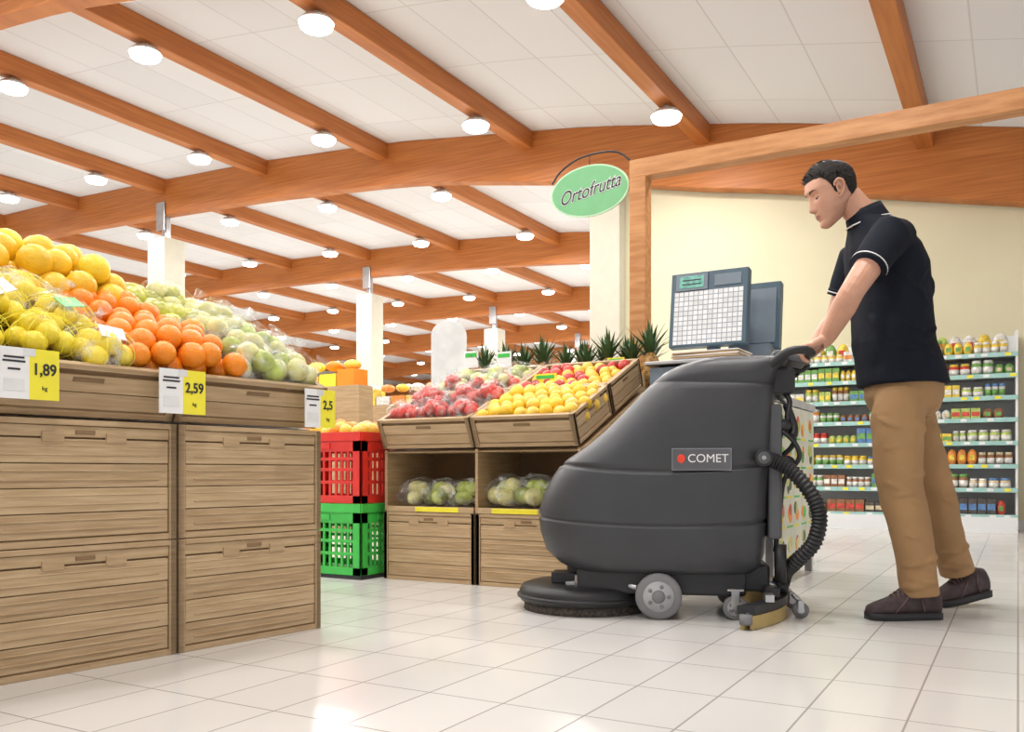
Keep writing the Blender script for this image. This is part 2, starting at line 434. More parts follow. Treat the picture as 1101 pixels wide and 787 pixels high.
def f(m):
    for x in (.12,.3,.46): bag(m,(x,.58,.14),6,.034,[APR,MEL],spread=.06)
    for x in (.12,.3,.46): bag(m,(x,.74,.13),6,.034,[LIM,MEL],spread=.06)
pile('bagged_mixed_apples',f,S2,(DX,DY,0),0)
def f(m):
    for (x,y) in [(.14,.12),(.3,.11),(.44,.12),(.2,.28),(.4,.28)]: bag(m,(x,y,.42),4,.042,[LIM,MEL],spread=.06,sq=(1.2,1,1))
    for (x,y) in [(.68,.12),(.84,.11),(1.0,.12),(.75,.28),(.95,.28)]: bag(m,(x,y,.43),5,.046,[LIM,MEL,LIM],spread=.06,sq=(1.2,1,1))
pile('bagged_green_melons',f,Matrix(),(DX,DY,0),0)  # green-yellow melons in plastic, lying in the open cavity
def pine(m,x,y,z,s=1):
    m.ell((x,y,z+.085*s),(.052*s,.052*s,.095*s),PIN,16,12)
    for k in range(30):
        a=k*2.4; tl=1.0-.85*k/30; L=(.13+.06*math.sin(k*1.7)**2)*s
        d=Vector((math.cos(a)*math.sin(tl),math.sin(a)*math.sin(tl),math.cos(tl)))
        p=Vector((x,y,z+.165*s)); q=p+d*L*.55; r=p+d*L+Vector((d.x,d.y,0))*.03*s
        w=Vector((-math.sin(a),math.cos(a),0))*.011*s
        m.add([p-w,p+w,q+w*.9,r,q-w*.9],[(0,1,2,4),(4,2,3)],LEAF)
mb=MB()
for x in (.05,.17,.30,.43,.58,.72,.86,1.0,1.10): pine(mb,x,.93+random.uniform(-.02,.03),1.005+random.uniform(-.02,.04),random.uniform(.85,1.1))
for x in (.1,.36,.62,.76,.9,1.04): pine(mb,x,1.08,1.005,.95)
mb.build('pineapple_row',loc=(DX,DY,0),recalc=False)
mb=MB(); mb.bx(.01,1.106,.84,1.25,.70,1.0,CR); mb.bx(.01,1.106,.815,.84,.70,1.07,CR); mb.build('pineapple_shelf',loc=(DX,DY,0),bevel=.003)
for (x,y,z,w,h) in [(.72,.42,1.02,.13,.07),(.25,.80,1.20,.1,.09),(.0,.84,1.22,.1,.1),(.95,.80,1.14,.1,.05)]:
    e=empty('price_sign',(DX+x,DY+y,z)); mb=MB(); mb.box((0,0,0),(w,.004,h),YEL if x>.5 else TAGW); mb.box((0,-.003,h*.25),(w*.8,.001,h*.25),GRN); mb.cyl((0,.004,0),(0,.004,-.14),.003,STE,8); mb.build('card',e)
def plcrate(mt,name,loc):
    mb=MB(); W,D,H,t=.58,.38,.365,.012
    for side in range(4):
        L=W if side<2 else D
        def B(a,b,p,q,o0=0,o1=t):
            if side==0: mb.bx(a,b,o0,o1,p,q,mt)
            elif side==1: mb.bx(a,b,D-o1,D-o0,p,q,mt)
            elif side==2: mb.bx(o0,o1,a,b,p,q,mt)
            else: mb.bx(W-o1,W-o0,a,b,p,q,mt)
        B(0,L,0,.04); B(0,L,H-.045,H,-.008,t); B(0,L,H-.10,H-.045,0,.004); B(0,.055,0,H-.02); B(L-.055,L,0,H-.02)
        n=int(L/.045)
        for k in range(n+1): 
            a=.05+(L-.1)*k/n; B(a-.006,a+.008,.04,H-.09,.002,t)
        for z in (.10,.165,.22): B(0,L,z,z+.016,.001,t)
        B(L*.35,L*.65,H-.085,H-.055,-.006,.002)
    mb.bx(.005,W-.005,.005,D-.005,.004,.012,mt)
    return mb.build(name,loc=loc,bevel=.0015)
PXc,PYc=-2.885-.58,3.50
plcrate(GRN,'green_plastic_crate',(PXc,PYc,.02)); plcrate(RED,'red_plastic_crate',(PXc,PYc,.387))
mb=MB(); mb.bx(0,.58,.0,.38,0,.018,BLK); mb.build('crate_gap_shadow',loc=(PXc,PYc,0))  # black slab standing in for the shadowed gap under the green crate
mb=MB(); heap(mb,.02,.56,.02,.36,.35,.05,.036,[ORG,APY]); mb.build('orange_heap',loc=(PXc,PYc,.387),recalc=False)
# ------------------------------------------------------------ wooden frame + sign
mb=MB(); fx,fy=-1.965,4.98
mb.bx(fx-.052,fx+.052,fy-.05,fy+.05,0,2.305,FR); mb.bx(fx-.052,2.3,fy-.051,fy+.051,2.30,2.41,FR); mb.bx(2.2,2.3,fy-.05,fy+.05,0,2.30,FR)
mb.build('wooden_portal_frame',bevel=.006)
SG=mat('sign_green',(.18,.48,.22),.5,var=.04); SGL=mat('sign_edge',(.50,.74,.50),.5)
e=empty('hanging_sign',(fx-.335,fy,2.285))
mb=MB()
def oval(a,b,y,n=40): return [(a*math.cos(2*math.pi*k/n),y,b*math.sin(2*math.pi*k/n)) for k in range(n)]
mb.loft([oval(.265,.16,-.006),oval(.265,.16,.006)],SGL,False); mb.loft([oval(.253,.150,-.008),oval(.253,.150,-.006)],SG,False)
mb.tube(catmull([(-.26,0,.08),(-.2,0,.15),(-.08,0,.21),(.08,0,.225),(.2,0,.20),(.29,0,.12)],6),.006,BLK,8)
mb.cyl((0,0,.16),(0,0,.222),.003,BLK,6)
mb.build('oval_board',e)
text('lettering','Ortofrutta',.118,(0,-.010,0),(H90,math.radians(-10),0),TAGW,e,shear=.5,sx=.82,bold=.004)
text('lettering_dark','Ortofrutta',.118,(0,-.0115,0),(H90,math.radians(-10),0),INK,e,shear=.5,sx=.82)
# ------------------------------------------------------------ weighing counter
CX0,CX1,CY0,CY1=-1.62,-.98,4.18,5.12
CG=mat('counter_gray',(.50,.51,.52),.45)
mb=MB(); mb.bx(CX0,CX1,CY0,CY1,.88,.92,CG); 
for x in (CX0+.03,CX1-.03):
    for y in (CY0+.03,CY1-.03): mb.bx(x-.02,x+.02,y-.02,y+.02,0,.88,STE)
mb.bx(CX0+.02,CX1-.03,CY0+.03,CY1-.03,.12,.86,TAGW)
mb.build('weighing_counter',bevel=.003)
mb=MB(); mb.bx(CX1-.004,CX1+.008,CY0+.0,CY1-.1,.10,.87,mat('poster_paper',(.72,.74,.62),.5))
PC=[ORG,GRN,APR,LIM,LEM,MEL,GRF,LEAF]
for r_ in range(5):
    for c_ in range(5):
        y=CY0+.09+c_*.165+random.uniform(-.02,.02); z=.2+r_*.145
        for q in range(3): mb.ell((CX1+.0085+q*.0006,y+random.uniform(-.03,.03),z+random.uniform(-.02,.03)),(.002,.035*random.uniform(.7,1.2),.032),random.choice(PC),14,6)
        mb.bx(CX1+.008,CX1+.010,y-.06,y+.06,z-.07,z-.06,[GRN,YEL][(r_+c_)%2])
mb.build('fruit_poster')
SCF=mat('scale_frame',(.05,.095,.13),.35); SCB=mat('scale_body',(.15,.19,.23),.4)
def key_mat():
    m=grid_mat('scale_keypad',(.66,.67,.68),(.26,.28,.31),.0262,.0262,.0045,.45,var=.12)
    nt=m.node_tree; tc=[n for n in nt.nodes if n.type=='TEX_COORD'][0]; sp=[n for n in nt.nodes if n.type=='SEPXYZ'][0]
    mp=nt.nodes.new('ShaderNodeMapping'); mp.inputs['Rotation'].default_value=(math.radians(-90),0,0)
    nt.links.new(tc.outputs['Object'],mp.inputs[0]); nt.links.new(mp.outputs[0],sp.inputs[0]); return m
KP=key_mat(); LCD=mat('lcd_green',(.10,.35,.28),.3,var=.3,vscale=60)
e=empty('weighing_scale',(-1.395,4.45,.92))
mb=MB(); mb.bx(-.24,.22,-.18,.18,.0,.16,SCB); mb.bx(-.26,.24,-.2,.2,.17,.19,STE); mb.bx(-.2,.18,-.15,.15,.16,.17,BLK)
mb.bx(-.03,.03,.10,.16,.18,.4,SCB)
R=Matrix.Rotation(math.radians(-8),3,'X')
def rp(x,y,z):
    v=R@Vector((x,y,z)); return (v.x,v.y+.06,v.z+.475)
mb.box(rp(0,0,0),(.41,.06,.40),SCF,rot=R)
mb.build('scale_body',e,bevel=.008)
mb=MB(); mb.box(rp(0,-.031,-.045),(.365,.004,.285),KP,rot=R); mb.build('keypad',e)
mb=MB(); mb.box(rp(-.09,-.034,.145),(.17,.010,.088),SCB,rot=R); mb.box(rp(-.09,-.040,.145),(.13,.003,.064),LCD,rot=R)
mb.box(rp(.10,-.032,.145),(.14,.004,.06),SCB,rot=R)
for k in range(2): mb.box(rp(-.09,-.042,.155-.022*k),(.10,.001,.006),INK,rot=R)
mb.build('display',e)
e=empty('second_scale',(-1.22,4.78,.92)); mb=MB(); mb.bx(-.12,.1,-.12,.12,0,.3,SCB); mb.box((0,.0,.46),(.26,.06,.36),SCF,rot=R); mb.box((0,-.034,.46),(.22,.004,.3),SCB,rot=R); mb.build('second_scale_body',e,bevel=.006)  # second scale behind the first: base and upright panel
mb=MB()
for k in range(7): mb.box((random.uniform(-.01,.01),random.uniform(-.01,.01),.004+k*.006),(.34,.25,.005),[TAGW,CRL,CR][k%3],rot=Matrix.Rotation(random.uniform(-.05,.05),3,'Z'))
mb.build('bag_stack',loc=(-1.35,4.40,1.11))
# ------------------------------------------------------------ wall shelving
SHB=mat('shelf_white',(.78,.80,.80),.5,var=.02); RAIL=mat('shelf_rail',(.34,.58,.54),.4)
sx0,sx1,sy=-2.9,.0,9.12
e=empty('supermarket_shelf',(0,0,0)); mb=MB()
mb.bx(sx0,sx1,9.55,9.59,0,1.83,SHB); mb.bx(sx0,sx1,sy-.08,9.55,0,.14,SHB)
zs=[.145,.385,.60,.81,1.02,1.22,1.42,1.61]
for i,z in enumerate(zs):
    mb.bx(sx0,sx1,sy-(.06 if i<2 else 0),9.55,z-.012,z,SHB); yy=sy-(.06 if i<2 else 0)
    mb.bx(sx0,sx1,yy-.012,yy,z-.022,z+.018,RAIL)
    x=sx0+.05
    while x<sx1-.06:
        mb.bx(x,x+.05,yy-.014,yy-.012,z-.014,z+.012,random.choice([TAGW,TAGW,YEL])); x+=random.uniform(.1,.22)
for x in (sx0,sx0+.98,sx0+1.95,sx1-.03): mb.bx(x,x+.03,9.45,9.56,0,1.85,SHB)
mb.bx(sx1-.02,sx1,sy,9.56,.0,1.82,SHB)
mb.build('shelf_frame',e)
def pm(n,c): return mat(n,c,.45,var=.25,vscale=30)
P1=pm('pk_white',(.72,.71,.66)); P2=pm('pk_green',(.16,.36,.09)); P3=pm('pk_yellow',(.78,.56,.07)); P4=pm('pk_brown',(.28,.13,.06)); P5=pm('pk_orange',(.72,.26,.05)); P6=pm('pk_red',(.55,.06,.04)); P7=pm('pk_lime',(.44,.56,.14)); P8=pm('pk_cream',(.66,.54,.34)); P9=pm('pk_blue',(.10,.22,.45)); P0=pm('pk_dark',(.08,.07,.06))
pal=[[P4,P6,P1,P8,P0],[P1,P5,P8,P2,P6,P4],[P8,P5,P1,P3,P4],[P7,P1,P9,P3,P6],[P1,P7,P2,P4,P5],[P3,P1,P7,P4,P2],[P3,P2,P7,P2,P6],[P7,P1,P2,P3,P5]]
mb=MB()
for i,z in enumerate(zs):
    x=sx0+.04; yy=sy-(.06 if i<2 else 0)
    while x<sx1-.12:
        typ=random.random(); w=random.uniform(.05,.095); h=random.uniform(.09,.165); m1=random.choice(pal[i]); m2=random.choice([P1,P1,P3,P8,P2,P6,P9]); n=random.randint(2,4)
        for k in range(n):
            if x>sx1-.1: break
            for d in range(2):
                y=yy+.05+d*.10
                if typ<.45:
                    c=x+w/2
                    mb.cyl((c,y,z),(c,y,z+h*.8),w*.46,m1,10); mb.cyl((c,y,z+h*.8),(c,y,z+h),w*.40,m2,10)
                    mb.cyl((c,y,z+h*.2),(c,y,z+h*.6),w*.475,P1 if m1!=P1 else P2,10)
                elif typ<.65:
                    mb.ell((x+w/2,y,z+h*.5),(w*.5,.03,h*.5),m1,10,8); mb.box((x+w/2,y-.028,z+h*.5),(w*.5,.004,h*.3),m2)
                else:
                    mb.bx(x+.003,x+w-.003,y-.035,y+.035,z,z+h,m1); mb.bx(x+.008,x+w-.008,y-.037,y-.035,z+h*.35,z+h*.7,m2 if m1!=m2 else P5)
            x+=w
        x+=random.uniform(0,.012)
mb.build('grocery_packages',e,recalc=False)
mb=MB()
x=sx0+.1
while x<sx1-.15:
    w=random.uniform(.1,.16); mb.ell((x+w/2,9.3,1.72),(w*.5,.05,.105),random.choice([P7,P3,P1,P2]),10,8); mb.box((x+w/2,9.252,1.72),(w*.5,.004,.07),random.choice([P6,P1,P3])); x+=w*.95
mb.build('snack_bags',e,recalc=False)
# ------------------------------------------------------------ background stands
mb=MB(); 
pts=[(-.16,0),(.16,0),(.16,1.72)]+[(.16*math.cos(a),1.78+.13*math.sin(a)) for a in [math.pi*k/12 for k in range(13)]]+[(-.16,1.72)]
mb.prism(pts,'y',-.03,.03,mat('totem_white',(.60,.61,.60),.5)); mb.bx(-.25,.25,-.2,.2,0,.03,ALU)
p=c2w(-.57,8.0); mb.build('display_totem',loc=(p[0],p[1],0),rz=TH,bevel=.006)
for k,(u,zc,w,cols) in enumerate([(-2.05,8.6,1.6,[YEL,ORG,APY]),(-1.2,10.5,1.8,[P1,P5,P3]),(.1,9.3,1.8,[LIM,P1,APR])]):
    p=c2w(u,zc); mb=MB()
    mb.bx(-w/2,w/2,-.4,.4,0,.75,CR); mb.bx(-w/2,w/2,-.1,.1,.75,1.35,CR)
    for lv,(y0,z) in enumerate([(-.38,.75),(-.1,1.35)]):
        for j in range(int(w/.22)):
            x=-w/2+.02+j*.22; mb.bx(x,x+.2,y0,y0+.2,z,z+random.uniform(.08,.2),cols[(j+lv)%3])
            mb.ell((x+.1,y0+.1,z+.2),(.09,.08,.05),cols[(j+lv+1)%3],10,6)
    mb.build('produce_island',loc=(p[0],p[1],0),rz=0)
for (x,y) in [(-8.5,15),(-10,19),(-7.5,23),(-13,12.5)]:
    mb=MB(); mb.bx(-1.8,1.8,-.3,.3,0,1.6,SHB)
    for lv in range(4):
        mb.bx(-1.8,1.8,-.42,-.3,.1+lv*.38,.12+lv*.38,RAIL)
        for j in range(24): mb.bx(-1.76+j*.147,-1.76+j*.147+.12,-.41,-.3,.12+lv*.38,.12+lv*.38+random.uniform(.15,.28),random.choice([P1,P2,P3,P5,P6,P8]))
    mb.build('aisle_shelf',loc=(x,y,0))
# ------------------------------------------------------------ floor scrubber
mx,my=c2w(.578,3.53); MZ=TH-math.radians(10)
E=empty('floor_scrubber',(mx,my,0),MZ)
def rrect(xf,xr,w,z,n=5.0,seg=72,nf=2.6):
    out=[];cx=(xf+xr)/2;a=(xr-xf)/2
    for k in range(seg):
        t=2*math.pi*k/seg; c,s_=math.cos(t),math.sin(t)
        m_=n if c>0 else nf+1.0
        X=cx+a*math.copysign(abs(c)**(2/m_),c); Y=w*math.copysign(abs(s_)**(2/m_),s_)
        dz=.045*((X-.02)/.45)**2*max(0,1-abs(z-.5)/.35)
        if z>.8: dz-= .035*(X-.1)*max(0,1-abs(z-.9)/.1)
        out.append((X,Y,z+dz))
    return out
RG=[(.165,-.30,.33,.215),(.168,-.33,.36,.235),(.19,-.38,.39,.255),(.235,-.435,.405,.268),(.30,-.458,.41,.276),(.335,-.463,.412,.280),
 (.341,-.463,.412,.280),(.345,-.456,.405,.274),(.352,-.456,.405,.274),(.356,-.463,.412,.281),(.365,-.462,.413,.281),(.42,-.445,.415,.281),(.49,-.408,.42,.28),(.535,-.382,.424,.279),
 (.541,-.378,.424,.278),(.546,-.366,.416,.269),(.556,-.362,.416,.269),(.561,-.362,.425,.275),(.575,-.348,.427,.275),(.64,-.27,.43,.272),(.70,-.205,.432,.268),(.741,-.165,.435,.265),(.80,-.108,.438,.259),(.855,-.053,.44,.251),(.879,-.027,.442,.247),(.882,-.020,.438,.243),(.888,-.015,.438,.242),(.891,-.014,.444,.245),(.93,.03,.45,.238),(.957,.085,.475,.226),(.973,.135,.495,.208),(.983,.19,.50,.18),(.987,.25,.47,.13)]
mb=MB(); mb.loft([rrect(a,b,w,z) for z,a,b,w in RG],BODY); mb.build('tank_body',E)
mb=MB()
mb.box((.46,0,.89),(.10,.34,.10),BLK); mb.box((.50,0,.978),(.14,.30,.03),BODY2,rot=Matrix.Rotation(.25,3,'Y'))
mb.box((.435,0,.55),(.05,.40,.5),BODY2)
mb.build('control_panel',E,bevel=.012)
mb=MB()
mb.tube(catmull([(.40,-.20,.93),(.47,-.215,.985),(.53,-.215,.995),(.56,-.20,.985),(.56,-.16,.985),(.56,0,.985),(.56,.16,.985),(.56,.2,.985),(.53,.215,.995),(.47,.215,.985),(.40,.2,.93)],6),.016,BLK,14)
mb.tube(catmull([(.50,-.1,.94),(.54,-.1,.93),(.565,-.1,.95),(.57,0,.95),(.565,.1,.95),(.54,.1,.93),(.5,.1,.94)],5),.008,BLK,10)
mb.build('push_handle',E)
mb=MB()
mb.bx(-.30,.33,-.20,.20,.085,.18,BLK); mb.bx(.1,.42,-.16,.16,.10,.2,BLK)
mb.build('chassis',E,bevel=.01)
def wheel(x,y,r,w,name):
    mb=MB()
    prof=[(-w/2,.55),(-w/2,.9),(-w*.35,1),(w*.35,1),(w/2,.9),(w/2,.55)]
    rings=[[(x+r*k*math.cos(a),y+d,r+r*k*math.sin(a)) for a in [2*math.pi*j/32 for j in range(32)]] for d,k in prof]
    mb.loft(rings,RUB,True); mb.tube([(x,y-w/2-.003,r),(x,y+w/2+.003,r)],r*.66,HUB,28)
    mb.tube([(x,y-w/2-.012,r),(x,y-w/2-.002,r)],[r*.22,r*.3],RUB,16)
    for k in range(5):
        a=2*math.pi*k/5; mb.ell((x+r*.44*math.cos(a),y-w/2-.003,r+r*.44*math.sin(a)),(.008,.003,.008),RUB,8,5)
    return mb.build(name,E)
wheel(.01,-.235,.086,.05,'drive_wheel_near'); wheel(.01,.235,.086,.05,'drive_wheel_far')
wheel(.29,-.20,.045,.03,'caster_near'); wheel(.29,.20,.045,.03,'caster_far')
mb=MB()
for y in (-.2,.2):
    mb.box((.29,y-.024,.075),(.03,.004,.07),STE); mb.box((.29,y+.024,.075),(.03,.004,.07),STE); mb.box((.29,y,.112),(.06,.06,.008),STE)
    mb.cyl((.01,-.2,.086),(.01,.2,.086),.015,STE)
mb.box((-.20,-.13,.125),(.30,.03,.02),STE,rot=Matrix.Rotation(-.1,3,'Y')); mb.box((-.20,.13,.125),(.30,.03,.02),STE)
mb.cyl((-.27,0,.1),(-.27,0,.19),.09,BLK); mb.box((-.36,-.05,.13),(.10,.12,.04),BLK); mb.cyl((-.15,-.17,.13),(-.07,-.2,.11),.012,STE); mb.cyl((-.30,-.16,.10),(-.30,-.16,.15),.012,STE)
mb.build('linkage',E,bevel=.002)
mb=MB(); c=(-.285,0)
prof=[(.03,.235),(.036,.262),(.05,.268),(.075,.266),(.095,.255),(.105,.225),(.110,.12),(.112,.02)]
mb.loft([[(c[0]+r*math.cos(a),c[1]+r*math.sin(a),z) for a in [2*math.pi*j/56 for j in range(56)]] for z,r in prof],BLK)
BR=mat('bristles',(.08,.065,.055),.9,var=.5,vscale=90)
mb.loft([[(c[0]+r*math.cos(a),c[1]+r*math.sin(a),z) for a in [2*math.pi*j/56 for j in range(56)]] for z,r in [(.0,.25),(.034,.245)]],BR)
mb.tube([(c[0]+.268*math.cos(a),c[1]+.268*math.sin(a),.055) for a in [2*math.pi*j/48 for j in range(48)]],.009,BLK,8,closed=True)
mb.build('brush_deck',E)
mb=MB(); SQ=mat('squeegee_rubber',(.45,.33,.12),.6)
arc=[(.47-.16*(y/.42)**2,y) for y in [-.42+.84*k/20 for k in range(21)]]
for off,z0,z1,mt in ((0,.055,.085,BLK),(-.012,.0,.058,SQ),(.02,.002,.05,SQ),(.006,.04,.06,STE)):
    mb.loft([[(x+off-.006 if mt!=BLK else x-.03,y,z0),(x+off+.006 if mt!=BLK else x+.03,y,z0),(x+off+.006 if mt!=BLK else x+.03,y,z1),(x+off-.006 if mt!=BLK else x-.03,y,z1)] for x,y in arc],mt,False)
for y in(-.42,.42):
    xx=.31; mb.tube([(xx,y,.02),(xx,y,.055)],.022,RUB,14)
mb.cyl((.47,-.06,.08),(.47,-.06,.14),.03,BLK); mb.cyl((.47,.1,.08),(.47,.1,.13),.012,YEL)
mb.tube([(.30,-.07,.15),(.40,-.07,.135),(.47,-.07,.10)],.014,STE,10); mb.tube([(.30,.07,.15),(.40,.07,.135),(.47,.07,.10)],.014,STE,10)
mb.box((.42,-.2,.11),(.05,.10,.03),BLK); mb.box((.40,-.3,.10),(.03,.08,.025),STE)
mb.build('squeegee',E)
mb=MB()
for (x,y) in ((.535,-.12),(.535,.12)):
    mb.tube([(x,y-.012,.03),(x,y+.012,.03)],.03,RUB,18); mb.tube([(x,y-.014,.03),(x,y+.014,.03)],.014,HUB,12); mb.tube([(x,y,.06),(x-.03,y,.09)],.009,STE,8); mb.box((x,y-.017,.045),(.02,.003,.045),STE)
mb.build('squeegee_wheels',E)
hp=catmull([(.38,-.18,.60),(.44,-.21,.585),(.50,-.23,.54),(.56,-.24,.46),(.585,-.23,.38),(.57,-.2,.29),(.52,-.15,.22),(.485,-.09,.17),(.475,-.06,.12)],12)
mb=MB(); mb.tube(hp,[.030 if k%2 else .024 for k in range(len(hp))],BLK,16,smooth=False)
mb.build('suction_hose',E)
mb=MB()
mb.tube(catmull([(.44,-.12,.88),(.49,-.15,.82),(.48,-.17,.74),(.51,-.13,.66),(.46,-.12,.6)],6),.010,BLK,8)
mb.tube(catmull([(.44,-.05,.86),(.5,-.08,.78),(.47,-.12,.7),(.44,-.12,.62)],6),.007,RUB,8)
mb.tube(catmull([(.46,-.19,.70),(.50,-.2,.66),(.52,-.19,.60),(.47,-.17,.52),(.455,-.16,.40),(.44,-.15,.25)],6),.009,BLK,8)
mb.tube(catmull([(.48,-.15,.8),(.505,-.16,.72),(.50,-.18,.68)],6),.015,BLK,10)
mb.ell((.47,-.17,.72),(.03,.03,.025),BLK); mb.ell((.475,-.18,.58),(.035,.03,.03),BLK)
mb.ell((.50,-.1,.70),(.012,.012,.012),RED,10,6)
mb.cyl((.455,-.18,.28),(.455,-.18,.14),.022,BLK)
mb.build('cables',E)
BG=mat('badge_gray',(.10,.10,.11),.35); BGE=mat('badge_edge',(.35,.35,.37),.3,.5); TXW=mat('badge_text',(.85,.85,.86),.5)
mb=MB(); mb.box((.165,-.2785,.595),(.213,.006,.080),BGE); mb.box((.165,-.282,.595),(.209,.004,.076),BG)
mb.ell((.092,-.284,.597),(.0145,.003,.0165),mat('badge_red',(.85,.06,.02),.4),20,8)
mb.tube([(.385,-.262,.60),(.385,-.288,.60)],.031,BLK,28); mb.tube([(.385,-.287,.60),(.385,-.291,.60)],.022,BODY2,28); mb.tube([(.385,-.29,.60),(.385,-.294,.60)],.008,STE,12)
mb.build('badge',E,bevel=.0015)
text('badge_lettering','COMET',.043,(.188,-.2845,.597),(H90,0,0),TXW,E,bold=0,shear=0,sx=1.0)
# ------------------------------------------------------------ man
px,py=c2w(1.487,3.45)
HM=empty('man',(px,py,0),TH)
SKIN=mat('skin',(.60,.32,.215),.5,var=.05,vscale=20,bump=.04,bscale=200)
SKIN.node_tree.nodes['Principled BSDF'].inputs['Subsurface Weight'].default_value=.08
SKIN.node_tree.nodes['Principled BSDF'].inputs['Subsurface Radius'].default_value=(.02,.008,.004)
SHIRT=mat('navy_polo',(.006,.0085,.016),.85,var=.15,bump=.25,bscale=350,spec=.25)
PANT=mat('khaki_cotton',(.37,.215,.095),.8,var=.08,vscale=5,bump=.2,bscale=200)
HAIR=mat('dark_hair',(.014,.010,.008),.6,var=.5,vscale=120,bump=.8,bscale=260,spec=.3)
SHOE=mat('shoe_suede',(.055,.036,.038),.7,var=.3,vscale=25,bump=.2); SOLE=mat('shoe_sole',(.02,.02,.022),.6); LACE=mat('laces',(.17,.10,.10),.7)
def er(z,cx,a,b,cy=0,seg=36,n=2.4,tilt=0):
    out=[]
    for k in range(seg):
        t=2*math.pi*k/seg; c,s_=math.cos(t),math.sin(t)
        out.append((cx+a*math.copysign(abs(c)**(2/n),c),cy+b*math.copysign(abs(s_)**(2/n),s_),z+tilt*c*a))
    return out
def remesh(o,vox,sm=4,disp=None):
    r=o.modifiers.new('r','REMESH'); r.mode='VOXEL'; r.voxel_size=vox; r.use_smooth_shade=True
    s=o.modifiers.new('s','SMOOTH'); s.factor=.5; s.iterations=sm
    if disp:
        for (st,sz) in disp:
            t=bpy.data.textures.new('cl','CLOUDS'); t.noise_scale=sz; t.noise_depth=1
            d=o.modifiers.new('d','DISPLACE'); d.texture=t; d.strength=st; d.mid_level=.5; d.texture_coords='LOCAL'
def folds(mb,items,mt):
    for P,r in items:
        P=catmull(P,5); n=len(P); mb.tube(P,[max(.003,r*1.5*math.sin(math.pi*(i+.5)/n)) for i in range(n)],mt,8)
ELB={-1:Vector((-.262,-.285,1.205)),1:Vector((-.125,.265,1.19))}
SHD={-1:Vector((-.095,-.190,1.42)),1:Vector((-.07,.190,1.42))}
mb=MB()
TOR=[(.885,.037,.150,.196),(.95,.028,.147,.190),(1.05,.0,.143,.178),(1.15,-.008,.137,.176),(1.25,-.014,.134,.192),(1.34,-.026,.131,.205),(1.41,-.044,.120,.20),(1.46,-.060,.102,.17),(1.50,-.078,.084,.125),(1.535,-.10,.066,.08),(1.555,-.112,.060,.065)]
mb.loft([er(*q) for q in TOR],SHIRT)
for s_ in (-1,1):
    S0=Vector((-.05,s_*.14,1.42)); S1=SHD[s_]; Ee=ELB[s_]; mid=S1.lerp(Ee,.60)
    mb.tube([S0,S1,S1.lerp(Ee,.3),mid],[.080,.076,.069,.066],SHIRT,20)
def onT(ang,z,off=.0):
    cx=lerp_tab([(q[0],q[1]) for q in TOR],z); a=lerp_tab([(q[0],q[2]) for q in TOR],z); b=lerp_tab([(q[0],q[3]) for q in TOR],z)
    c,s_=math.cos(ang),math.sin(ang); return Vector((cx+(a+off)*math.copysign(abs(c)**.83,c),(b+off)*math.copysign(abs(s_)**.83,s_),z))
F=[]
for (a0,z0,a1,z1,r) in [(-2.0,1.30,-1.0,1.16,.011),(-2.4,1.22,-1.3,1.08,.010),(-.9,1.36,-1.5,1.22,.010),(-2.2,1.02,-1.1,.97,.010),(-.6,1.10,-1.5,1.02,.011),(-1.9,1.12,-1.2,1.04,.008),(-.3,1.2,-1.0,1.28,.009),(-2.7,1.15,-2.0,1.03,.010)]:
    F.append(([onT(a0+(a1-a0)*t,z0+(z1-z0)*t+.012*math.sin(3*t),-.003) for t in (0,.33,.66,1)],r))
folds(mb,F,SHIRT)
o=mb.build('shirt',HM); remesh(o,.006,6,[(.010,.12)])
mb=MB()
for s_ in (-1,1):
    S1=SHD[s_]; Ee=ELB[s_]; d=(Ee-S1).normalized()
    for q,r_,mt in ((.575,.0685,TAGW),(.605,.0682,SHIRT),(.545,.069,SHIRT)):
        p=S1.lerp(Ee,q); mb.tube([p-d*.003,p+d*.003] if mt==TAGW else [p-d*.006,p+d*.006],r_,mt,28)
def ring(cx,cy,cz,a,b,tilt,n=32): return [(cx+a*math.cos(t),cy+b*math.sin(t),cz+tilt*math.cos(t)) for t in [2*math.pi*k/n for k in range(n)]]
mb.loft([ring(-.095,0,1.525,.078,.085,.022),ring(-.108,0,1.552,.071,.073,.026),ring(-.116,0,1.575,.064,.064,.028),ring(-.116,0,1.573,.059,.059,.028),ring(-.108,0,1.54,.06,.062,.024)],SHIRT,caps=False)
mb.tube(ring(-.0945,0,1.5225,.0795,.0865,.022),.0028,TAGW,6,closed=True)
mb.build('collar_and_cuffs',HM,recalc=False)
mb=MB()
mb.loft([er(*q) for q in [(.955,.035,.128,.168),(.90,.04,.132,.170),(.84,.04,.132,.166),(.79,.045,.115,.15),(.76,.05,.08,.1)]],PANT)
def legr(tab,n): return [lerp_tab(tab,i/(n-1)) for i in range(n)]
PN=catmull([(.03,-.07,.90),(-.018,-.092,.78),(-.032,-.115,.65),(-.030,-.13,.50),(.0,-.14,.36),(.022,-.148,.22),(.034,-.15,.085)],4)
RN=[(0,.085),(.12,.094),(.2,.097),(.4,.087),(.52,.080),(.62,.080),(.8,.072),(.95,.068),(1,.070)]
mb.tube(PN,legr(RN,len(PN)),PANT,24)
PF=catmull([(.07,.07,.90),(.10,.085,.78),(.145,.10,.65),(.205,.11,.50),(.25,.13,.36),(.30,.15,.24),(.335,.165,.135)],4)
RF=[(0,.085),(.12,.094),(.2,.098),(.4,.086),(.52,.076),(.62,.076),(.8,.068),(.95,.066),(1,.068)]
mb.tube(PF,legr(RF,len(PF)),PANT,24)
